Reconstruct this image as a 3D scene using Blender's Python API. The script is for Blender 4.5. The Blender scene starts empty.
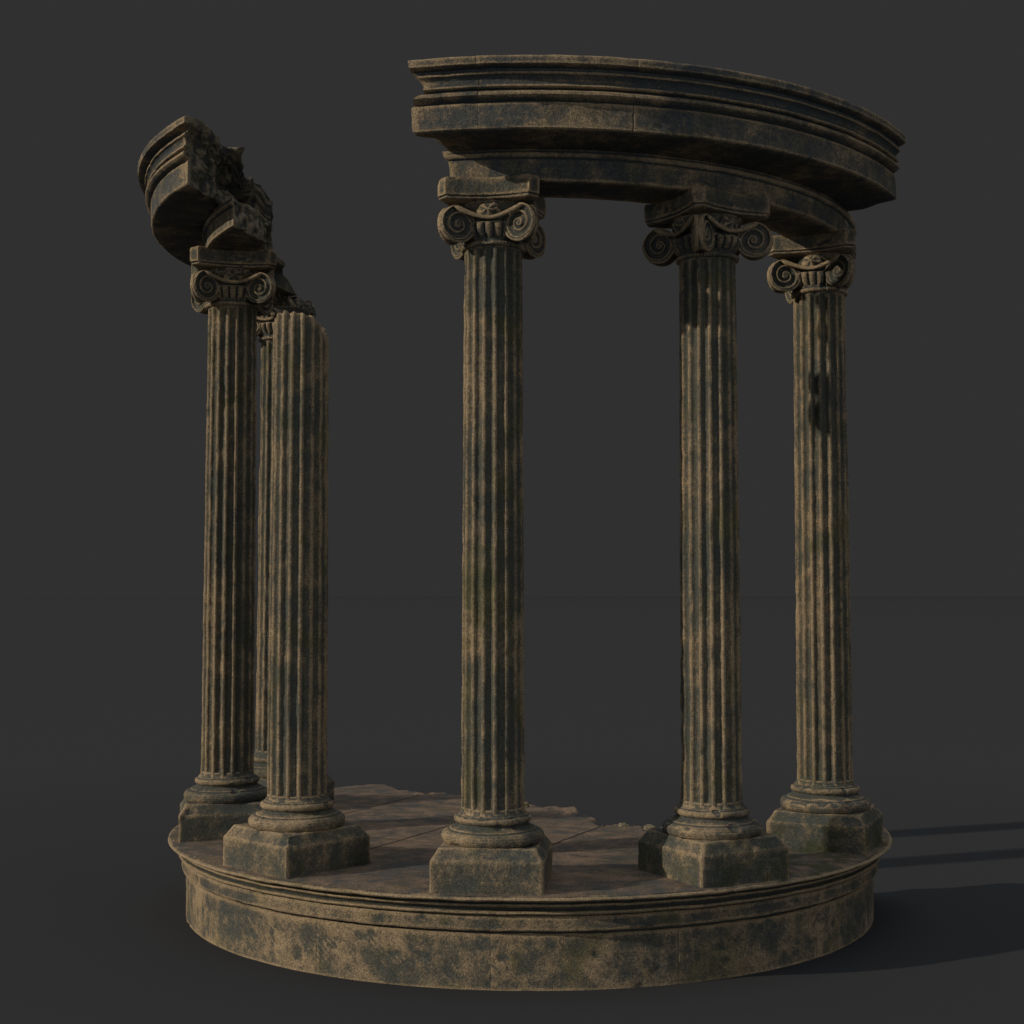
import bpy, math
import numpy as np
from math import radians, sin, cos, pi

S = 3.0                # metres per unit of column-ring radius
G = 0.4322             # ground lies this far under the base-moulding zero level
FL = -0.1815 + G       # floor level above ground (ring units)
sc = bpy.context.scene
col = sc.collection

# ------------------------------------------------------------------ noise
def _h(ix, iy, iz, seed):
    n = (ix * 374761393 + iy * 668265263 + iz * 2147483647 + seed * 1274126177) & 0xFFFFFFFF
    n = ((n ^ (n >> 13)) * 1274126177) & 0xFFFFFFFF
    n = ((n ^ (n >> 16)) * 2246822519) & 0xFFFFFFFF
    return ((n ^ (n >> 15)) & 0xFFFFFF) / float(0xFFFFFF) * 2 - 1

def vnoise(P, seed=0):
    F = np.floor(P); f = P - F; I = F.astype(np.int64)
    w = f * f * f * (f * (f * 6 - 15) + 10)
    x, y, z = I[..., 0], I[..., 1], I[..., 2]
    def L(a, b, t): return a + (b - a) * t
    wx, wy, wz = w[..., 0], w[..., 1], w[..., 2]
    a = L(L(_h(x, y, z, seed), _h(x+1, y, z, seed), wx), L(_h(x, y+1, z, seed), _h(x+1, y+1, z, seed), wx), wy)
    b = L(L(_h(x, y, z+1, seed), _h(x+1, y, z+1, seed), wx), L(_h(x, y+1, z+1, seed), _h(x+1, y+1, z+1, seed), wx), wy)
    return L(a, b, wz)

def fbm(P, freq, octv=3, seed=0):
    s = 0; a = 1.0; t = 0
    for o in range(octv):
        s = s + a * vnoise(P * freq * (2.03 ** o) + 17.3 * o, seed + o * 7); t += a; a *= 0.5
    return s / t

def vec_noise(P, freq, octv, seed):
    return np.stack([fbm(P, freq, octv, seed + 100 * k) for k in range(3)], -1)

def smooth(a, b, x):
    t = np.clip((x - a) / (b - a), 0, 1); return t * t * (3 - 2 * t)

# ------------------------------------------------------------------ mesh helpers (all in ring units, scaled by S at the end)
def link(name, V, F, mat, parent=None, loc=None, sharp=40):
    me = bpy.data.meshes.new(name)
    V = np.asarray(V, float) * S
    me.from_pydata(V.tolist(), [], [tuple(int(i) for i in f) for f in F])
    me.validate(); me.update()
    me.shade_smooth()
    if sharp: me.set_sharp_from_angle(angle=radians(sharp))
    me.materials.append(mat)
    o = bpy.data.objects.new(name, me); col.objects.link(o)
    if parent: o.parent = parent
    if loc is not None: o.location = [c * S for c in loc]
    return o

def gridfaces(n, m, wrap_m=False, off=0, flip=False):
    fs = []
    for i in range(n - 1):
        for j in range(m if wrap_m else m - 1):
            a = off + i*m + j; b = off + i*m + (j+1) % m; c = off + (i+1)*m + (j+1) % m; d = off + (i+1)*m + j
            fs.append((a, d, c, b) if flip else (a, b, c, d))
    return fs

def normals(P, wrap):
    du = np.gradient(P, axis=0)
    if wrap:
        dv = (np.roll(P, -1, 1) - np.roll(P, 1, 1)) / 2
    else:
        dv = np.gradient(P, axis=1)
    n = np.cross(dv, du); l = np.linalg.norm(n, axis=-1, keepdims=True)
    return n / np.maximum(l, 1e-12)

def resample(pts, ds):
    out = [pts[0]]
    for a, b in zip(pts[:-1], pts[1:]):
        a = np.array(a); b = np.array(b); k = max(1, int(math.ceil(np.linalg.norm(b - a) / ds)))
        for i in range(1, k + 1): out.append(tuple(a + (b - a) * i / k))
    return out

def ring_solid(P, caps=(True, True)):
    """P[n,m,3] rings wrapped in m; returns V,F with fan caps"""
    n, m = P.shape[:2]
    V = list(P.reshape(-1, 3)); F = gridfaces(n, m, True)
    if caps[0]:
        V.append(P[0].mean(0)); c = len(V) - 1
        F += [(c, (j+1) % m, j) for j in range(m)]
    if caps[1]:
        V.append(P[-1].mean(0)); c = len(V) - 1; o = (n-1)*m
        F += [(c, o + j, o + (j+1) % m) for j in range(m)]
    return V, F

def lathe(pts, nseg=128, amp=0.0012, freq=14, seed=1, ds=0.004, off=(0, 0, 0)):
    pr = np.array(resample(pts, ds)); ph = np.linspace(0, 2*pi, nseg, endpoint=False)
    P = np.stack([pr[:, 0][:, None]*np.cos(ph), pr[:, 0][:, None]*np.sin(ph), np.repeat(pr[:, 1][:, None], nseg, 1)], -1)
    N = normals(P, True)
    W = P + np.array(off)
    d = amp * fbm(W, freq, 3, seed) + amp*0.8 * fbm(W, freq*5, 2, seed+5)
    chip = smooth(0.42, 0.62, fbm(W, freq*2.2, 2, seed+9)) * amp * 3
    return P + N * (d - chip)[..., None]

def empty(name, loc=(0, 0, 0), rz=0, label=None, cat=None, group=None):
    o = bpy.data.objects.new(name, None); col.objects.link(o)
    o.location = [c * S for c in loc]; o.rotation_euler = (0, 0, rz)
    tag(o, label, cat, group); o.empty_display_size = .3
    return o

def tag(o, label=None, cat=None, group=None, kind=None):
    if label: o['label'] = label
    if cat: o['category'] = cat
    if group: o['group'] = group
    if kind or cat: o['kind'] = kind or 'thing'

# ------------------------------------------------------------------ materials
def stone(name, tan=(.435, .333, .212), dark=(.094, .104, .094), moss=(.12, .125, .045), bias=0.0, moss_amt=.35, wear_shade=1.0, joints=False, warm=None, low_moss=True):
    m = bpy.data.materials.new(name); m.use_nodes = True
    nt = m.node_tree; N = nt.nodes; L = nt.links; N.clear()
    out = N.new('ShaderNodeOutputMaterial'); bs = N.new('ShaderNodeBsdfPrincipled')
    L.new(bs.outputs[0], out.inputs[0])
    geo = N.new('ShaderNodeNewGeometry')
    def noise(scale, detail, rough=.6, stretch=None, dist=0):
        n = N.new('ShaderNodeTexNoise'); n.inputs['Scale'].default_value = scale; n.inputs['Detail'].default_value = detail
        n.inputs['Roughness'].default_value = rough; n.inputs['Distortion'].default_value = dist
        if stretch:
            mp = N.new('ShaderNodeMapping'); mp.inputs['Scale'].default_value = stretch
            L.new(geo.outputs['Position'], mp.inputs[0]); L.new(mp.outputs[0], n.inputs[0])
        else: L.new(geo.outputs['Position'], n.inputs[0])
        return n.outputs['Fac']
    def math_(op, a, b=None, c=None, clamp=False):
        n = N.new('ShaderNodeMath'); n.operation = op; n.use_clamp = clamp
        for i, v in enumerate((a, b, c)):
            if v is None: continue
            if isinstance(v, (int, float)): n.inputs[i].default_value = v
            else: L.new(v, n.inputs[i])
        return n.outputs[0]
    def rng(v, a, b, c=0, d=1):
        n = N.new('ShaderNodeMapRange'); n.interpolation_type = 'SMOOTHSTEP'
        L.new(v, n.inputs[0])
        for i, x in enumerate((a, b, c, d)): n.inputs[i+1].default_value = x
        return n.outputs[0]
    def mix(f, a, b, mode='MIX'):
        n = N.new('ShaderNodeMix'); n.data_type = 'RGBA'; n.blend_type = mode
        if isinstance(f, (int, float)): n.inputs[0].default_value = f
        else: L.new(f, n.inputs[0])
        for i, v in ((6, a), (7, b)):
            if isinstance(v, tuple): n.inputs[i].default_value = (*v, 1)
            else: L.new(v, n.inputs[i])
        return n.outputs[2]
    big = noise(1.35, 6, .62, dist=.4)
    mid = noise(5.5, 8, .72, dist=.3)
    strk = noise(5.0, 4, .6, stretch=(1, 1, .22))
    fine = noise(38, 5, .75)
    grain = noise(95, 3, .85); speck = noise(62, 2, .9)
    # patina mask: large blotches, vertical run-off streaks, fine break-up
    v = math_('ADD', math_('MULTIPLY', big, .38), math_('MULTIPLY', mid, .42))
    v = math_('ADD', v, math_('MULTIPLY', strk, .17))
    v = math_('ADD', v, math_('MULTIPLY', fine, .24))
    v = math_('ADD', v, math_('MULTIPLY', math_('SUBTRACT', speck, .5), .12)); v = math_('ADD', v, bias - .062)
    pt = rng(geo.outputs['Pointiness'], .44, .56, -.15 * wear_shade, .15 * wear_shade)  # convex edges rubbed lighter; recesses darkened, crease shade painted into the colour
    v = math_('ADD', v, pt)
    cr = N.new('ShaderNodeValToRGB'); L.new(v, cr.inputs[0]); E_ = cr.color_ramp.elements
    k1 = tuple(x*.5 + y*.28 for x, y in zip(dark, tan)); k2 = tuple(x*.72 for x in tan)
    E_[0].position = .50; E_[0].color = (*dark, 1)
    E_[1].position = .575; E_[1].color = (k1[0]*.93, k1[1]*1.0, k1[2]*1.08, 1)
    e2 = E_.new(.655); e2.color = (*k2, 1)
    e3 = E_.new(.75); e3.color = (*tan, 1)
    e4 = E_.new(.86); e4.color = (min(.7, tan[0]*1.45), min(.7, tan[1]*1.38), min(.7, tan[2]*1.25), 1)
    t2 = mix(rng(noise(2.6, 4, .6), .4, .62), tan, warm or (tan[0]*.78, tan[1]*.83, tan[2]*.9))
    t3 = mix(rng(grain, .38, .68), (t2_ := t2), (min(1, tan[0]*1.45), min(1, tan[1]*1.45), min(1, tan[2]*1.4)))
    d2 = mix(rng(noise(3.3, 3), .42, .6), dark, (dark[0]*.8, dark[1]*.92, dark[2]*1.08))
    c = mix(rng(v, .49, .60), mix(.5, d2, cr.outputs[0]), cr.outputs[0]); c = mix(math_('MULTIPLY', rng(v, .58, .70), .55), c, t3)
    # moss film
    mm = rng(noise(2.1, 5, .65, dist=.6), .53, .66, 0, moss_amt)
    c = mix(math_('MULTIPLY', mm, rng(fine, .35, .6, .4, 1)), c, moss)
    # moss growth spots near the floor level
    if low_moss:
        sep = N.new('ShaderNodeSeparateXYZ'); L.new(geo.outputs['Position'], sep.inputs[0])
        hh = rng(sep.outputs[2], FL*S + .42, FL*S - .05, 0, 1)
        xx = rng(sep.outputs[0], .6, 1.8, .25, 1)
        g = math_('MULTIPLY', math_('MULTIPLY', hh, xx), rng(noise(4.2, 5, .7), .44, .58, 0, .75))
        c = mix(g, c, (.05, .068, .022))
    # speckle
    c = mix(rng(grain, .36, .54, .62, 0), c, (0.012, .013, .013))
    c = mix(rng(speck, .54, .74, 0, .25), c, mix(.5, c, (min(1, tan[0]*1.8), min(1, tan[1]*1.8), min(1, tan[2]*1.75))))
    bh = math_('ADD', math_('MULTIPLY', fine, .8), math_('MULTIPLY', grain, .5)); bh = math_('ADD', bh, math_('MULTIPLY', speck, .5))
    bh = math_('ADD', bh, math_('MULTIPLY', mid, .9))
    if joints:
        sp = N.new('ShaderNodeSeparateXYZ'); L.new(geo.outputs['Position'], sp.inputs[0])
        a = radians(64.0)
        def line(nx, ny, o, period, w):
            q = math_('ADD', math_('MULTIPLY', sp.outputs[0], nx / S), math_('MULTIPLY', sp.outputs[1], ny / S))
            wob = math_('MULTIPLY', math_('SUBTRACT', noise(6, 3), .5), .012)
            q = math_('ADD', q, wob)
            q = math_('SUBTRACT', q, o)
            fr = math_('ABSOLUTE', math_('SUBTRACT', math_('FRACT', math_('ADD', math_('DIVIDE', q, period), .5)), .5))
            return rng(fr, w/period*.45, w/period, 1, 0)
        j1 = line(sin(a), -cos(a), -.205, .457, .0055)
        j2 = line(cos(a), sin(a), .13, .62, .004)
        j = math_('MAXIMUM', j1, math_('MULTIPLY', j2, .7))
        rl = N.new('ShaderNodeVectorMath'); rl.operation = 'LENGTH'; L.new(geo.outputs['Position'], rl.inputs[0]); j = math_('MULTIPLY', j, rng(rl.outputs['Value'], 2.95, 2.75, 0, 1))
        c = mix(math_('MULTIPLY', j, .9), c, (.02, .016, .014))
        bh = math_('SUBTRACT', bh, math_('MULTIPLY', j, 1.5))
    L.new(c, bs.inputs['Base Color'])
    bs.inputs['Roughness'].default_value = .86
    bs.inputs['Specular IOR Level'].default_value = .28
    bp = N.new('ShaderNodeBump'); bp.inputs['Strength'].default_value = .85; bp.inputs['Distance'].default_value = .022
    L.new(bh, bp.inputs['Height']); L.new(bp.outputs[0], bs.inputs['Normal'])
    return m

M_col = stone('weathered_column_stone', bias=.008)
M_sha = stone('weathered_shaft_stone', dark=(.112, .120, .100), bias=.034, wear_shade=.66, moss_amt=.62)
M_pli = stone('weathered_plinth_stone', bias=.018, moss_amt=.5, wear_shade=.85)
M_ent = stone('weathered_entablature_stone', dark=(.086, .099, .103), bias=.016, wear_shade=.8, low_moss=False)
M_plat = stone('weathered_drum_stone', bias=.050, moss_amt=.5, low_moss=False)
M_cap = stone('weathered_capital_stone', bias=.008, wear_shade=.95, low_moss=False)
M_frac = stone('fractured_stone', tan=(.33, .28, .20), dark=(.10, .108, .098), bias=.045, wear_shade=1.1, moss_amt=.55, low_moss=False)
M_pave = stone('worn_paving_stone', tan=(.31, .225, .165), warm=(.25, .175, .14), dark=(.105, .115, .12), bias=.075, joints=True, wear_shade=.6, moss_amt=.2)

gm = bpy.data.materials.new('studio_floor_grey'); gm.use_nodes = True
b = gm.node_tree.nodes['Principled BSDF']
b.inputs['Roughness'].default_value = 1; b.inputs['Specular IOR Level'].default_value = 0
nz = gm.node_tree.nodes.new('ShaderNodeTexNoise'); nz.inputs['Scale'].default_value = .35
ramp = gm.node_tree.nodes.new('ShaderNodeValToRGB')
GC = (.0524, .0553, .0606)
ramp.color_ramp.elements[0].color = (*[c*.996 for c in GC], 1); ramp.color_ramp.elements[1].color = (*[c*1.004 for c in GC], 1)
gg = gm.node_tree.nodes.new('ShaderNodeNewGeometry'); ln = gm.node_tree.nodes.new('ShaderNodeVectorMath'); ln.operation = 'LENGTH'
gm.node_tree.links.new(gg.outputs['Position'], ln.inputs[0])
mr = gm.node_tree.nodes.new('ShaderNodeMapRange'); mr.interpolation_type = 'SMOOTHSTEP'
for k_, v_ in enumerate((5.0, 15.0, .90, 1.0)): mr.inputs[k_+1].default_value = v_  # shade around the platform painted into the floor colour, fading outwards
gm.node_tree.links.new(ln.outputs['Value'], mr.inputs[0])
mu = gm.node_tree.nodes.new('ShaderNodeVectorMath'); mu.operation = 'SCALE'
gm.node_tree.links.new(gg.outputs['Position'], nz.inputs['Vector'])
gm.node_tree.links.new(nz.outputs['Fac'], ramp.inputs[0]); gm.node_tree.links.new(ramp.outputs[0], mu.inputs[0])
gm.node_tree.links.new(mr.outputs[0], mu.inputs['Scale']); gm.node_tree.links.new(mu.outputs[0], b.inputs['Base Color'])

# ------------------------------------------------------------------ ground
me = bpy.data.meshes.new('ground')
me.from_pydata([(-3000, -3000, 0), (3000, -3000, 0), (3000, 3000, 0), (-3000, 3000, 0)], [], [(0, 1, 2, 3)])
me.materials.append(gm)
g = bpy.data.objects.new('ground', me); col.objects.link(g); tag(g, kind='structure')

# ------------------------------------------------------------------ swept solids
def angle_list(a, b, step, joints, w):
    t = list(np.arange(a, b, step)) + [b]
    for j in joints:
        if a + w*3 < j < b - w*3:
            t = [x for x in t if abs(x - j) > w*1.6] + [j - w*1.4, j - w*.5, j, j + w*.5, j + w*1.4]
    return np.array(sorted(t))

def sweep(outer, inner, M, a, b, step=.8, joints=(), w=.22, jd=.006, fa=None, fb=None, Wa=15, Wb=15, rin=None,
          amp=.0016, freq=11, seed=3, ds=.006, na=.0, nb=.0, inner_rough=0, nfreq=13):
    """outer, inner: profiles bottom->top of (R,z) with equal meaning; angles in degrees, fa/fb(R,z) give end angles"""
    o = np.array(resample(outer, ds)); K = len(o)
    il = np.array(resample(inner, ds))
    # match inner profile to K samples by z fraction order
    s = np.linspace(0, 1, K); si = np.linspace(0, 1, len(il))
    inn = np.stack([np.interp(s, si, il[:, 0]), np.interp(s, si, il[:, 1])], -1)
    th = angle_list(a, b, step, joints, w); N = len(th)
    m = np.linspace(0, 1, M + 1)
    R = np.zeros((K, M+1, N)); Z = np.zeros((K, M+1, N)); TH = np.zeros((K, M+1, N))
    for i, t in enumerate(th):
        ii = inn.copy()
        if rin is not None: ii[:, 0] = np.minimum(np.maximum(ii[:, 0], rin(t, ii[:, 1])), o[:, 0] - .012)
        R[:, :, i] = o[:, 0][:, None]*(1-m) + ii[:, 0][:, None]*m
        Z[:, :, i] = o[:, 1][:, None]*(1-m) + ii[:, 1][:, None]*m
        TH[:, :, i] = t
    mm = m[None, :, None]
    def decay(x, W): return np.clip(1 - x / W, 0, 1)
    if fa is not None:
        off = fa(R, Z) - a
        TH = TH + off * decay(np.broadcast_to(th - a, TH.shape), Wa)
    if fb is not None:
        off = fb(R, Z) - b
        TH = TH + off * decay(np.broadcast_to(b - th, TH.shape), Wb)
    t = np.radians(TH)
    P = np.stack([R*np.sin(t), -R*np.cos(t), Z], -1)
    # rough broken ends: push along the tangent, only near the end
    T = np.stack([np.cos(t), np.sin(t), 0*t], -1)
    edge = np.broadcast_to(np.clip(mm*6, .12, 1), TH.shape)
    if na:
        nn = na * (1.2*fbm(P, nfreq*.75, 4, seed+31) + .7*np.abs(fbm(P, nfreq*1.9, 3, seed+37)) - .1) * edge
        P = P + T * (nn * decay(np.broadcast_to(th - a, TH.shape), 5))[..., None]
        up = vec_noise(P, nfreq*1.5, 3, seed+77) * na * .28 + vec_noise(P, nfreq*3.6, 3, seed+79) * na * .22
        P = P + up * (decay(np.broadcast_to(th - a, TH.shape), 4) * edge)[..., None]
    if nb:
        nn = nb * (fbm(P, nfreq, 4, seed+41)) * edge
        P = P + T * (nn * decay(np.broadcast_to(b - th, TH.shape), 5))[..., None]
    if inner_rough:
        P = P + vec_noise(P, nfreq, 4, seed+51) * (inner_rough * np.broadcast_to(np.clip((mm-.15)*2, 0, 1), TH.shape))[..., None]
    # joints between the blocks
    if len(joints):
        gsum = np.zeros(N)
        for j in joints: gsum = np.maximum(gsum, np.exp(-((th - j) / (w*.7))**2))
        rad = np.stack([np.sin(t), -np.cos(t), 0*t], -1)
        lim = (np.broadcast_to(mm, TH.shape) == 0)
        jj = gsum[None, None, :] * lim * jd * (.35 + .65*smooth(-.3, .2, fbm(P, 9, 2, seed+3)))
        P = P - rad * jj[..., None]
    P = P + vec_noise(P, freq, 3, seed) * amp + vec_noise(P, freq*5, 2, seed+9) * amp*.5
    # chips
    rad = np.stack([np.sin(t), -np.cos(t), 0*t], -1)
    ch = smooth(.30, .55, fbm(P, freq*2.6, 4, seed+19) + .25*fbm(P, freq*.7, 2, seed+23)) * amp * 1.7
    P = P - rad * (ch * (np.broadcast_to(mm, TH.shape) < .5))[..., None]
    idx = np.arange(K*(M+1)*N).reshape(K, M+1, N)
    F = []
    def side(A, flip):
        q = np.stack([A[:-1, :-1], A[1:, :-1], A[1:, 1:], A[:-1, 1:]], -1).reshape(-1, 4)
        if flip: q = q[:, ::-1]
        F.append(q)
    side(idx[:, 0, :], True); side(idx[:, -1, :], False)
    side(idx[0], False); side(idx[-1], True)
    side(idx[:, :, 0], False); side(idx[:, :, -1], True)
    global CAPF
    CAPF = np.concatenate([np.full(len(q), k in (1, 4), dtype=np.int32) for k, q in enumerate(F)])
    F = np.concatenate(F); u, inv = np.unique(F, return_inverse=True)
    return P.reshape(-1, 3)[u], inv.reshape(-1, 4)

def up(V, dz=G):
    V = np.array(V, float); V[:, 2] += dz; return V

# ------------------------------------------------------------------ the round platform
plat = empty('round_platform', (0, 0, 0), 0, 'low round stone platform with a moulded rim, its back broken away', 'platform')
PA, PB = -149.0, 92.0
jd_ = [-5.1 + 25.5*k for k in range(-6, 5)]
drum_o = [(1.124, -.4340), (1.1245, -.424), (1.1245, -.2905), (1.122, -.2880), (1.1135, -.2872), (1.1135, -.2790)]
drum_i = [(1.03, -.4340), (1.03, -.280)]
V, F = sweep(drum_o, drum_i, 3, PA, PB, .5, jd_, w=.10, jd=.0010, amp=.0020, seed=11, ds=.008, na=.02, nb=.02)
link('drum_wall', up(V), F, M_plat, plat)
rim_o = [(1.11, -.2805), (1.137, -.2785), (1.1405, -.2745), (1.141, -.2455), (1.138, -.2405), (1.130, -.2385), (1.147, -.2355), (1.152, -.231), (1.150, -.2265),
         (1.139, -.2245), (1.143, -.218), (1.153, -.2145), (1.158, -.2105), (1.157, -.207), (1.148, -.2055), (1.151, -.2015), (1.168, -.1985), (1.179, -.1955), (1.1835, -.191), (1.182, -.187), (1.172, -.1838)]
rim_i = [(1.06, -.2805), (1.06, -.1865)]
V, F = sweep(rim_o, rim_i, 3, PA+1.5, PB, .5, amp=.0016, seed=12, ds=.004, na=.02, nb=.02)
link('rim_moulding', up(V), F, M_plat, plat)
# floor: x columns from the front rim to the broken back edge
back = [(-1.17, .24), (-1.15, .30), (-1.02, .62), (-.86, .82), (-.72, .94), (-.60, .985), (-.53, .83), (-.40, .735), (-.29, .70), (-.16, .60), (-.06, .46), (.03, .375),
        (.10, .365), (.165, .345), (.205, .19), (.235, .04), (.30, -.02), (.37, -.07), (.45, -.12), (.60, -.19), (.75, -.15), (.95, -.05), (1.08, .01), (1.17, .035)]
bx = np.array([p[0] for p in back]); by = np.array([p[1] for p in back])
NX, NY = 340, 150
xs = np.linspace(-1.17, 1.17, NX)
yb = np.interp(xs, bx, by)
yb = yb + .016*fbm(np.stack([xs*1.0, xs*0, xs*0], -1), 16, 3, 5) + .02*fbm(np.stack([xs*1.0, xs*0, xs*0], -1), 45, 2, 6)*(xs > -.55)
yb = np.minimum(yb, np.sqrt(np.maximum(1.175**2 - xs**2, 0)))
yf = -np.sqrt(np.maximum(1.175**2 - xs**2, 0))
u = np.linspace(0, 1, NY)
X = np.repeat(xs[:, None], NY, 1); Y = yf[:, None] + (yb - yf)[:, None]*u
Zf = np.full_like(X, -.1805)
P0 = np.stack([X, Y, X*0], -1)
Zf += .0012*fbm(P0, 9, 3, 8) - .0032*smooth(1.12, 1.175, np.hypot(X, Y))
rr = np.hypot(X, Y)
Zf -= .0035*np.exp(-((rr - 1.075)/.006)**2)*(Y > 0)          # joint of the rim course
dist_b = (yb[:, None] - Y)
inner = (rr < 1.12)
bite = smooth(.16, 0, dist_b) * inner * smooth(-.55, -.45, X)
Zf -= bite * (.002 + .020*smooth(.15, .5, fbm(P0, 7, 3, 21)) )
# broken pit where a slab has chipped, and a lifted fringe
pit = np.exp(-(((X-.15)/.07)**2 + ((Y-.24)/.055)**2)**2)
Zf -= pit * (.018 + .02*np.abs(fbm(P0, 24, 3, 22)))
Zf += bite * .006*fbm(P0, 60, 2, 30)
for cx, cy, rx in ((.34, -.10, .035), (.44, -.155, .03), (.27, -.02, .02)):
    Zf += .012*np.exp(-(((X-cx)/rx)**2 + ((Y-cy)/.03)**2))*(.5+np.abs(fbm(P0, 55, 2, 33)))
top = np.stack([X, Y, Zf], -1)
# fracture face hanging under the broken edge
D = 26
dn = np.linspace(0, 1, D)[1:]
edge = top[:, -1]
fr = np.repeat(edge[:, None, :], D-1, 1).copy()
fr[:, :, 2] = edge[:, 2][:, None]*(1-dn) + (-.431)*dn
P1 = fr.copy()
back_shift = .05*np.sqrt(dn)[None, :] + .05*fbm(P1, 9, 4, 61)*np.clip(dn*4, 0, 1)
fr[:, :, 1] += back_shift
hull = np.hypot(fr[:, :, 0], fr[:, :, 1]); lim = 1.115
sca = np.where(hull > lim, lim/np.maximum(hull, 1e-6), 1)
blend = np.clip(dn*6, 0, 1)[None, :]
fr[:, :, 0] *= 1 + (sca-1)*blend; fr[:, :, 1] *= 1 + (sca-1)*blend
# keep shallow parts of the floor sheet above the moulding and give the slab a lower skin
V = up(top.reshape(-1, 3)); F = gridfaces(NX, NY)
F = [(a_, d_, c_, b_) for a_, b_, c_, d_ in F]
link('floor_paving', V, F, M_pave, plat, sharp=0)
V2 = np.concatenate([edge[:, None, :], fr], 1)
link('broken_core', up(V2.reshape(-1, 3)), gridfaces(NX, D), M_frac, plat, sharp=0)

# ------------------------------------------------------------------ columns
TH0 = -5.54
BASE = [(.10, -.0715), (.128, -.071), (.1335, -.067), (.1365, -.060), (.1370, -.0530), (.1345, -.0455), (.129, -.0405), (.1215, -.0385), (.1165, -.0375),
        (.1155, -.034), (.108, -.0305), (.1005, -.027), (.0965, -.0225), (.0965, -.0195), (.0995, -.0180), (.1030, -.0145), (.1045, -.0095), (.1030, -.0045), (.099, -.0012), (.0945, -.0002),
        (.0935, .0025), (.089, .006), (.085, .012), (.083, .02)]

def make_plinth(parent, seed, wc):
    half = .149; lev = [(.1490, -.190), (.1490, -.1750), (.1490, -.106), (.1482, -.1005), (.1455, -.0970), (.1375, -.0855), (.1310, -.0745), (.1290, -.0712), (.127, -.0700), (.10, -.0697)]
    lev = resample(lev, .006); n = 44
    rings = []
    for hf, z in lev:
        cr = .006; pts = []
        for s_ in range(4):
            a0 = -pi/2 + s_*pi/2 - pi/4
            for k in range(n):
                t = (k + .5)/n*2 - 1
                x, y = t*hf, -hf
                ex = max(0, abs(t)*hf - (hf - cr))
                y += cr - math.sqrt(max(0, cr*cr - ex*ex)) if ex > 0 else 0
                if ex > 0: x = math.copysign(hf - cr + ex*.75, t)
                c_, s2 = cos(s_*pi/2), sin(s_*pi/2)
                pts.append((x*c_ - y*s2, x*s2 + y*c_, z))
        rings.append(pts)
    P = np.array(rings); W = P + np.array(wc)
    N = normals(P, True)
    cornerness = np.clip(np.hypot(P[..., 0], P[..., 1])/.19 - .78, 0, 1)*4
    topn = smooth(-.115, -.1, P[..., 2])
    d = .0022*fbm(W, 8, 3, seed) + .0016*fbm(W, 40, 3, seed+4)
    d = d - smooth(.15, .6, fbm(W, 15, 3, seed+2)) * (.0012 + .004*cornerness*(.25+.75*topn) + .003*topn)
    P = P + N*d[..., None]
    V, F = ring_solid(P)
    return link('plinth', up(V, .1815), F, M_pli, parent)

def make_shaft(parent, seed, wc, ztop=None):
    nf, sp = 16, 16; n = nf*sp
    z0, z1 = .004, 1.532
    t = np.linspace(0, 1, 240)
    ph = np.arange(n)/n*2*pi
    uu = (ph/(2*pi)*nf + .5) % 1.0           # flute centre faces outwards
    zt = np.full(n, z1) if ztop is None else ztop(ph - pi/2)
    Z = z0 + (zt[None, :] - z0)*t[:, None]
    q = np.clip((Z - z0)/(1.532 - z0), 0, 1)
    R = .0838 - .0052*q**1.5
    aw = np.abs(uu-.5); prof = np.where(aw < .37, np.clip(1-(aw/.37)**2.4, 0, 1)**.75, -.10*smooth(.37, .5, aw))
    endb = np.sqrt(np.clip((Z - .010)/.016, 0, 1)); 
    endt = np.sqrt(np.clip((1.523 - Z)/.016, 0, 1))
    depth = .0100*prof[None, :]*endb*endt
    flare = .006*np.exp(-((Z-.004)/.008))
    # local -y is the outward side: shift the angle so that u=.5 falls on -y
    A = ph - pi/2
    W = np.stack([np.cos(A)[None, :]*R, np.sin(A)[None, :]*R, Z], -1) + np.array(wc)
    er = .0011*fbm(W, 14, 3, seed) + .0012*fbm(W*np.array([1, 1, .5]), 70, 2, seed+3)
    arris = (1-prof)[None, :]
    er = er - smooth(.22, .6, fbm(W*np.array([1, 1, .55]), 26, 3, seed+8))*.0028*arris
    er = er - smooth(.45, .7, fbm(W, 9, 2, seed+12))*.0020
    Rr = R - depth + flare + er
    if ztop is not None:
        lip = smooth(.985, 1.0, t)[:, None]; Rr = Rr - lip*(.004 + .004*fbm(W, 40, 2, seed+5))
    P = np.stack([np.cos(A)[None, :]*Rr, np.sin(A)[None, :]*Rr, Z], -1)
    rings = list(P)
    if ztop is not None:
        for k, s_ in enumerate((.9, .75, .6, .45, .3, .15)):
            r = P[-1].copy(); zc = r[:, 2].mean()
            r[:, :2] *= s_; r[:, 2] = zc + (r[:, 2]-zc)*s_ + .008*fbm(np.array(r)*1.0, 30, 3, seed+7) - .004
            rings.append(r)
    V, F = ring_solid(np.array(rings))
    return link('shaft', up(V, .1815), F, M_sha, parent, sharp=60)

def tube(path, rad, n=8):
    P = np.array(path, float); T = np.gradient(P, axis=0); T /= np.linalg.norm(T, axis=1)[:, None]
    out = []
    for p, t, r in zip(P, T, rad):
        a = np.cross(t, [0, 0, 1.0]); a = a/np.linalg.norm(a) if np.linalg.norm(a) > 1e-3 else np.array([1, 0, 0]); b_ = np.cross(t, a)
        out.append([p + r*(a*cos(k*2*pi/n) + b_*sin(k*2*pi/n)) for k in range(n)])
    return ring_solid(np.array(out))

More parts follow.
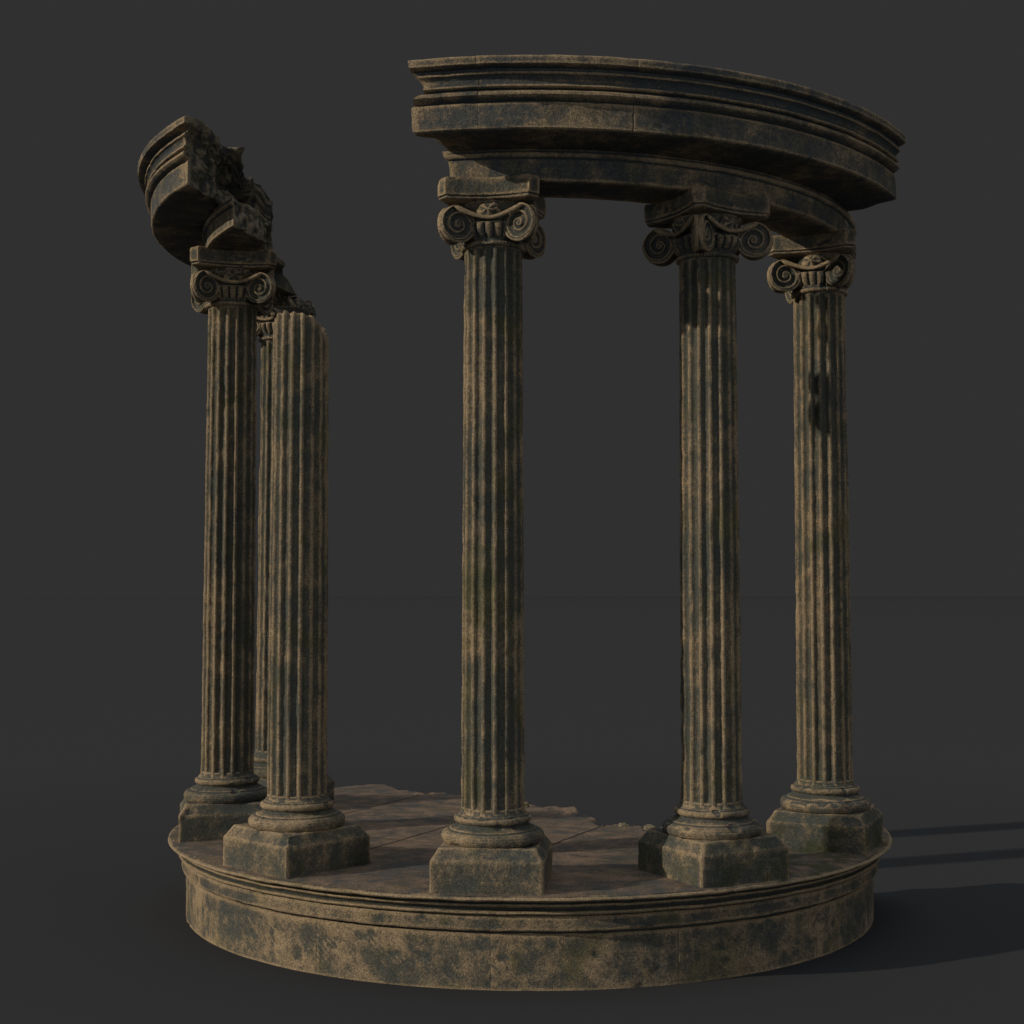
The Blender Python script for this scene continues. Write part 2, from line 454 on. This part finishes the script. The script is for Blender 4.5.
def volute_mesh(seed, broken=0.0):
    """disc standing in the diagonal plane: local axes u (outwards), t (thickness), z"""
    nph, nr = 72, 34; Rv = .0515; turns = 2.55
    ph = np.arange(nph)/nph*2*pi
    def face(sgn):
        r = np.linspace(0.02, 1, nr)
        rows = []
        for rn in r:
            Ro = Rv*(1 - .035*((pi/2 - ph) % (2*pi))/(2*pi))
            s_ = turns*(1-rn) - ((pi/2 - ph) % (2*pi))/(2*pi)
            f = s_ - np.floor(s_)
            ridge = np.exp(-(np.minimum(f, 1-f)/.20)**2) if True else 0
            ridge = np.where(s_ < -.15, .75, ridge)
            eye = smooth(.24, .14, np.full_like(ph, rn))
            h = .0105 + .0085*np.maximum(ridge, eye) + .005*rn
            edge_drop = .004*smooth(.93, 1, np.full_like(ph, rn))
            rows.append(np.stack([Ro*rn*np.cos(ph), sgn*(h - edge_drop), Ro*rn*np.sin(ph)], -1))
        return rows
    A = face(1); B = face(-1)
    side = []
    for t in (.6, .2, -.2, -.6):
        sc_ = 1 - .06*(1-abs(t))
        p = A[-1].copy(); p[:, 0] *= sc_; p[:, 2] *= sc_; p[:, 1] = A[-1][:, 1]*t
        side.append(p)
    P = np.array(A + side + B[::-1])
    P = P + vec_noise(P + seed*.37, 22, 3, seed)*.0016 + vec_noise(P + seed*.37, 90, 2, seed+2)*.0007
    if broken:
        P = P - np.array([1, 0, 0])*(smooth(-.1, .35, fbm(P+seed, 20, 3, seed))*broken*np.clip(P[..., 0]/Rv+.6, 0, 1))[..., None]
        P = P + vec_noise(P + 3, 35, 3, seed)*broken*.25
    return ring_solid(P)

def make_capital(parent, seed, wc, broken_side=None):
    zb = 1.524
    ech_pts = [(.070, zb), (.0830, zb+.001), (.0885, zb+.004), (.0900, zb+.008), (.0885, zb+.012), (.0840, zb+.0145), (.0830, zb+.017),
               (.0860, zb+.021), (.0925, zb+.028), (.0985, zb+.037), (.1030, zb+.047), (.1040, zb+.055), (.100, zb+.062), (.093, zb+.064),
               (.088, zb+.069), (.090, zb+.085), (.096, zb+.105), (.100, zb+.120)]
    P = lathe(ech_pts, 240, .0010, 18, seed, .0035, wc)
    ang = np.arctan2(P[..., 1], P[..., 0])
    band = smooth(zb+.018, zb+.026, P[..., 2])*smooth(zb+.064, zb+.054, P[..., 2])
    egg = np.abs(np.cos(ang*12))**.7
    P[..., :2] *= (1 - band*.115*(1-egg))[..., None]
    bead = smooth(zb+.001, zb+.004, P[..., 2])*smooth(zb+.0145, zb+.012, P[..., 2])
    P[..., :2] *= (1 - bead*.012*(1-np.abs(np.cos(ang*30))))[..., None]
    V, F = ring_solid(P); V = up(V, .1815)
    cap = link('capital', V, F, M_cap, parent, sharp=60)
    # abacus with hollow sides and clipped corners
    lev = [(-.013, 1.6420), (-.008, 1.6435), (-.004, 1.6455), (-.0035, 1.6480), (-.0065, 1.6495), (-.006, 1.6515), (-.001, 1.6535), (0, 1.657), (.001, 1.690), (-.001, 1.6985), (-.005, 1.7015), (-.04, 1.7018)]
    lev = resample(lev, .005)
    n = 40; rings = []
    for ins, z in lev:
        pts = []
        for s_ in range(4):
            side = []
            for k in range(n+1):
                t = k/n*2 - 1
                x = t*.112; y = -(.1165 + .0205*t*t)
                side.append((x, y))
            for k in range(1, 6):
                t = k/6; side.append((.112 + (.137-.112)*t, -.137 + (.137-.112)*t))
            c_, s2 = cos(s_*pi/2), sin(s_*pi/2)
            for x, y in side:
                L_ = math.hypot(x, y); f = (L_+ins)/L_
                x *= f; y *= f
                pts.append((x*c_ - y*s2, x*s2 + y*c_, z))
        rings.append(pts)
    P = np.array(rings); N = normals(P, True); W = P + np.array(wc)
    d = .0014*fbm(W, 14, 3, seed+4) + .0008*fbm(W, 60, 2, seed+6) - .004*smooth(.3, .65, fbm(W, 30, 4, seed+8))
    if broken_side is not None:
        dirv = np.array([*broken_side[:2], 0.0]); q_ = P @ dirv
        cut = broken_side[2] + .022*fbm(W, 16, 4, seed+44) + .010*fbm(W, 50, 2, seed+46)
        cut = cut - .5*np.maximum(P[..., 2]-1.665, 0)
        over = np.maximum(q_ - cut, 0)
        P = P - dirv*(over*.94)[..., None]
        P = P + vec_noise(W, 36, 3, seed+45)*(np.clip(over/.01, 0, 1)*.007)[..., None]
        N = N*(over <= 0)[..., None]
    P = P + N*d[..., None]
    V, F = ring_solid(P)
    link('abacus', up(V, .1815), F, M_cap, cap, sharp=50)
    for q in range(4):
        a = radians(45 + 90*q)                      # diagonal directions
        uvec = np.array([cos(a), sin(a), 0]); tvec = np.array([-sin(a), cos(a), 0])
        br = 0
        if broken_side is not None and uvec[:2] @ np.array(broken_side[:2]) > .5: br = None
        V, F = volute_mesh(seed*13 + q, br or 0)
        V = np.array(V)
        W = uvec*(.1335 + V[:, :1]) + tvec*(V[:, 1:2] - np.sign(V[:, 1:2])*V[:, :1]*.24*np.clip(np.abs(V[:, 1:2])/.012, 0, 1)) + np.array([0, 0, 1.0])*(V[:, 2:3] + 1.5785)
        if br is not None: link('volute', up(W, .1815), F, M_cap, cap, sharp=60)
        # rosette and hanging channel on each face
        b_ = radians(-90 + 90*q); ov = np.array([cos(b_), sin(b_), 0]); sv = np.array([-sin(b_), cos(b_), 0])
        if broken_side is not None and ov[:2] @ np.array(broken_side[:2]) > .1: continue
        def put(pts): 
            pts = np.array(pts); return sv*pts[:, :1] + ov*pts[:, 1:2] + np.array([0, 0, 1.])*pts[:, 2:3]
        xs_ = np.linspace(-1, 1, 31)
        path = [(x*.090, .103 + .014*x*x + .003*(1-x*x), 1.594 + .030*abs(x)**1.5) for x in xs_]
        if broken_side is not None:
            path = [pt for pt in path if (sv*pt[0] + ov*pt[1])[:2] @ np.array(broken_side[:2]) < broken_side[2]]; xs_ = xs_[:len(path)]
        V, F = tube(put(path), [(.0075 - .0025*(1-abs(x)))*min(1, (1.04-abs(x))*6) for x in xs_], 10)
        V = np.array(V); V = V + vec_noise(V + seed, 40, 2, seed)*.001
        link('channel', up(V, .1815), F, M_cap, cap, sharp=0)
        # rosette: one lobed relief
        nu, nv = 40, 14; pts = []
        for j in range(nv):
            vv = j/(nv-1)
            for i in range(nu):
                an = i/nu*2*pi
                lob = .84 + .16*abs(math.cos(an*2.5 + .8))**.8
                wv = .024 if math.sin(an) > 0 else .026
                rr_ = vv*lob*wv
                hgt = .013*(1 - vv**2.2) + .0022*math.cos(an*5+.9)*vv*(1-vv)*4 + .005*math.exp(-(vv/.3)**2) - .0015*math.exp(-((vv-.5)/.12)**2)
                pts.append((rr_*math.cos(an)*1.3, .098 + hgt, 1.617 + rr_*math.sin(an)*.95))
        P = put(pts).reshape(nv, nu, 3)
        P = P + vec_noise(P + seed, 45, 3, seed+q)*.0045
        V, F = ring_solid(P[::-1])
        link('rosette', up(V, .1815), F, M_cap, cap, sharp=0)
    return cap

cols = [
    (0, 'fluted column at the front centre carrying the left end of the long entablature'),
    (1, 'fluted column standing between the front centre and far right ones, on a mossy plinth'),
    (2, 'rightmost fluted column, under the right end of the long entablature'),
    (-1, 'broken-topped fluted column without capital, nearest of the left group'),
    (-2, 'leftmost fluted column with a scroll capital under the broken cornice fragment'),
    (-3, 'fluted column furthest back, mostly hidden between the two other left columns'),
]
for n_, (k, lab) in enumerate(cols):
    th = radians(TH0 + 36*k); wc = (sin(th), -cos(th), 0)
    if k == -1: th += radians(-1.5)
    c = empty('fluted_column', (sin(radians(TH0+36*k)), -cos(radians(TH0+36*k)), FL), th, lab, 'column', 'fluted columns standing round the platform edge')
    sd = 40 + n_*17
    make_plinth(c, sd, wc)
    P = lathe(BASE, 160, .0013, 12, sd+1, .003, wc)
    V, F = ring_solid(P); link('base', up(V, .1815), F, M_col, c, sharp=60)
    if k == -1:
        def zt(ph):
            # world x offset of the rim point decides the height: falls away to the right
            wx = np.cos(ph + th)*.083
            pts = np.stack([np.cos(ph), np.sin(ph), ph*0], -1)
            return np.interp(wx, [-.083, -.05, 0, .04, .065, .083], [1.385, 1.398, 1.396, 1.390, 1.376, 1.340]) + .010*fbm(pts, 2.2, 3, 3) + .005*fbm(pts, 8, 2, 4)
        make_shaft(c, sd+2, wc, zt)
    else:
        make_shaft(c, sd+2, wc)
        bs_ = None
        if k == -3:   # the side turned towards the camera and the middle is smashed
            d_ = np.array([.9, -.45]); d_ /= np.linalg.norm(d_)
            bs_ = (d_[0]*cos(-th) - d_[1]*sin(-th), d_[0]*sin(-th) + d_[1]*cos(-th), .040)
        if k == 2: bs_ = (.7071, -.7071, .098)
        make_capital(c, sd+3, wc, bs_)

# ------------------------------------------------------------------ entablature
arch_o = [(1.089, 1.6958), (1.0925, 1.698), (1.0930, 1.754), (1.0915, 1.7565), (1.0955, 1.7585), (1.1000, 1.762), (1.102, 1.766), (1.102, 1.770), (1.098, 1.7735), (1.098, 1.783)]
arch_i = [(.930, 1.6958), (.928, 1.698), (.928, 1.750), (.916, 1.761), (.902, 1.769), (.900, 1.783)]
corn_o = [(1.248, 1.7800), (1.2595, 1.7818), (1.2640, 1.7850), (1.2660, 1.847), (1.2645, 1.8505), (1.2590, 1.8520), (1.2585, 1.8545), (1.2650, 1.8570), (1.2760, 1.8605), (1.2835, 1.8655), (1.2840, 1.8710), (1.2780, 1.8768), (1.2670, 1.8795),
          (1.2650, 1.8808), (1.2645, 1.8838), (1.2760, 1.8858), (1.2800, 1.8880), (1.2800, 1.8920), (1.2725, 1.8945), (1.2705, 1.9000), (1.2725, 1.9100), (1.2790, 1.9170), (1.2850, 1.9190), (1.2855, 1.9235), (1.2795, 1.9255), (1.2815, 1.9330), (1.3000, 1.9360), (1.3065, 1.9385), (1.3080, 1.9550), (1.3050, 1.9590)]
corn_i = [(.905, 1.7808), (.900, 1.792), (.900, 1.92), (.892, 1.93), (.892, 1.959)]
jc = [-5.9 + 18.3*k for k in range(-7, 5)]

def end_left(R, Z):
    v = np.interp(Z, [1.780, 1.787, 1.845, 1.857, 1.866, 1.873, 1.880, 1.892, 1.92, 1.933, 1.959], [-13.3, -13.75, -13.9, -13.6, -13.4, -12.9, -12.3, -12.2, -12.7, -13.6, -13.75])
    return v + 2.2*smooth(1.245, 1.20, R)*smooth(1.84, 1.79, Z)
def end_right(R, Z):
    v = np.interp(Z, [1.780, 1.80, 1.85, 1.87, 1.89, 1.93, 1.94, 1.959], [62.2, 62.0, 61.3, 60.0, 60.6, 61.0, 59.8, 59.5])
    return v + 2.6*smooth(1.25, 1.13, R)
ent = empty('entablature', (0, 0, 0), 0, 'long curved stone entablature with a moulded cornice resting on three columns', 'entablature', 'broken lengths of the ring entablature')
V, F = sweep(arch_o, arch_i, 10, -12, 78, .7, [], w=.15, jd=.002, amp=.0016, seed=71, ds=.006, na=.010, nb=.008,
             fa=lambda R, Z: np.interp(Z, [1.6955, 1.754, 1.765, 1.783], [-11.1, -11.4, -12.0, -12.3]) + 0*R)
link('architrave', up(V), F, M_ent, ent, sharp=40)
V, F = sweep(corn_o, corn_i, 20, -13.8, 62.5, .5, jc, w=.09, jd=.0025, amp=.0014, seed=72, ds=.005, na=.012, nb=.008, fa=end_left, fb=end_right, Wa=9, Wb=9)
link('cornice', up(V), F, M_ent, ent, sharp=40)

def frac_faces(o):
    o.data.materials.append(M_frac)
    if len(o.data.polygons) == len(CAPF): o.data.polygons.foreach_set('material_index', CAPF)
    else: print('face count differs', len(o.data.polygons), len(CAPF))
ent2 = empty('entablature', (0, 0, 0), 0, 'short broken piece of entablature with a jagged fracture on top of the leftmost columns', 'entablature', 'broken lengths of the ring entablature')
fa_c = lambda R, Z: np.interp(R, [.90, .923, .98, 1.05, 1.104, 1.135, 1.20, 1.29], [-88, -80, -75, -61, -60, -55.7, -52.7, -50.3]) + 1.3*smooth(1.925, 1.94, Z) - .8*smooth(1.93, 1.91, Z) - 9*np.exp(-((R-1.03)/.06)**2-((Z-1.872)/.032)**2) + 4*np.exp(-((R-1.04)/.04)**2-((Z-1.95)/.03)**2)
fa_a = lambda R, Z: np.interp(R, [.90, .98, 1.06, 1.10], [-66, -59.2, -55.6, -54.2]) + 0*Z
# the near end of this fragment is its high-angle end, so the fracture sits at b
def sweep_left(outer, inner, M, a, b, fb, rin, seed, nb, Wb, inner_rough, joints, far):
    # swap roles: run the sweep on mirrored angles, then mirror x back
    V, F = sweep(outer, inner, M, -b, -a, .55, [-j for j in joints], w=.10, jd=.0025, fa=lambda R, Z: -fb(R, Z), Wa=Wb, fb=far, Wb=14, rin=(None if rin is None else (lambda t, z: rin(-t, z))),
                 amp=.0015, seed=seed, ds=.0048, na=nb, nb=.03, inner_rough=inner_rough, nfreq=12)
    V = np.array(V); V[:, 0] *= -1
    return V, np.array(F)[:, ::-1]
rin = lambda t, z: np.interp(t, [-125, -108, -100, -92, -86, -51], [1.20, 1.17, 1.09, .98, .90, .90]) - .03*smooth(1.85, 1.79, z) + .045*np.exp(-((z-1.81)/.022)**2)*smooth(-90, -80, t)
V, F = sweep_left(arch_o, arch_i, 26, -112, -54.5, fa_a, None, 82, .028, 12, .0, [-77.5], lambda R, Z: np.interp(Z, [1.69, 1.74, 1.765, 1.785], [114, 108, 104, 103]) + 0*R)
frac_faces(link('architrave', up(V), F, M_ent, ent2, sharp=40))
V, F = sweep_left(corn_o, corn_i, 44, -106, -50.5, fa_c, rin, 83, .040, 45, .026, jc, lambda R, Z: 106 + 8*(R-1.1))  # far end
frac_faces(link('cornice', up(V), F, M_ent, ent2, sharp=40))

# ------------------------------------------------------------------ loose stones by the broken floor edge
def rock(name, x, y, s, seed, label):
    n, m = 18, 26; u_ = np.linspace(0, pi, n); v_ = np.arange(m)/m*2*pi
    P = np.stack([np.sin(u_)[:, None]*np.cos(v_), np.sin(u_)[:, None]*np.sin(v_), np.cos(u_)[:, None]*np.ones(m)], -1)
    P = P*(1 + .45*fbm(P + seed, 1.6, 4, seed))[..., None]
    P = np.sign(P)*np.abs(P)**.8*np.array(s)
    V, F = ring_solid(P[::-1])
    V = np.array(V); V[:, 2] -= V[:, 2].min()
    o = link(name, V, F, M_frac, None, (x, y, FL-.006), 25)
    tag(o, label, 'stone', 'loose stone chips at the broken floor edge'); return o
rock('stone_chip', -.012, .36, (.014, .012, .012), 3, 'small upright stone chip right behind the front centre column')
rock('stone_chip', .315, -.07, (.016, .012, .008), 5, 'flat stone chip on the broken floor edge, left one of two near the mossy plinth')
rock('stone_chip', .395, -.125, (.018, .014, .010), 8, 'stone chip on the broken floor edge touching the view of the mossy plinth')

# ------------------------------------------------------------------ light
AZ, EL = radians(20.2), radians(20.8)
d = np.array([cos(EL)*cos(AZ), cos(EL)*sin(AZ), -sin(EL)])
D_ = 12000.0
ld = bpy.data.lights.new('key_lamp', 'AREA'); ld.shape = 'DISK'; ld.size = 200; ld.energy = 1.06e9; ld.color = (1.0, .87, .70)
lo = bpy.data.objects.new('key_lamp', ld); col.objects.link(lo)
tgt = np.array([0, 0, 3.0]); lo.location = tgt - d*D_
from mathutils import Vector
lo.rotation_euler = Vector(d).to_track_quat('-Z', 'Y').to_euler()

for loc_, en_ in (((26, -34, 7), 1300), ((-25, -36, 8), 1000)):
    fl = bpy.data.lights.new('fill_lamp', 'AREA'); fl.shape = 'DISK'; fl.size = 14; fl.energy = en_; fl.color = (.95, .98, 1.0)
    fo = bpy.data.objects.new('fill_lamp', fl); col.objects.link(fo); fo.location = loc_
    fo.rotation_euler = (Vector((0, 0, 3)) - fo.location).to_track_quat('-Z', 'Y').to_euler()
w = bpy.data.worlds.new('World'); sc.world = w; w.use_nodes = True
nt = w.node_tree; nt.nodes.clear()
o_ = nt.nodes.new('ShaderNodeOutputWorld'); bg = nt.nodes.new('ShaderNodeBackground')
tc = nt.nodes.new('ShaderNodeTexCoord'); sx = nt.nodes.new('ShaderNodeSeparateXYZ'); rp = nt.nodes.new('ShaderNodeValToRGB')
nt.links.new(tc.outputs['Generated'], sx.inputs[0]); nt.links.new(sx.outputs[2], rp.inputs[0])
e = rp.color_ramp.elements
BG = (.0296, .0296, .0302, 1)
e[0].position = 0; e[0].color = BG
e[1].position = .46; e[1].color = BG
x_ = rp.color_ramp.elements.new(1.0); x_.color = (.635, .64, .65, 1)
nt.links.new(rp.outputs[0], bg.inputs[0]); bg.inputs[1].default_value = 1.0
nt.links.new(bg.outputs[0], o_.inputs[0])

# ------------------------------------------------------------------ camera
cd = bpy.data.cameras.new('camera'); cd.sensor_width = 36; cd.lens = 1422.2/1024*36; cd.clip_end = 9000
co = bpy.data.objects.new('camera', cd); col.objects.link(co)
co.location = (0, -4.852*S, (.5857 + G)*S); co.rotation_euler = (pi/2 + .0583, 0, .0117)
sc.camera = co
sc.view_settings.view_transform = 'Standard'; sc.view_settings.look = 'None'
sc.view_settings.exposure = 0; sc.view_settings.gamma = 1
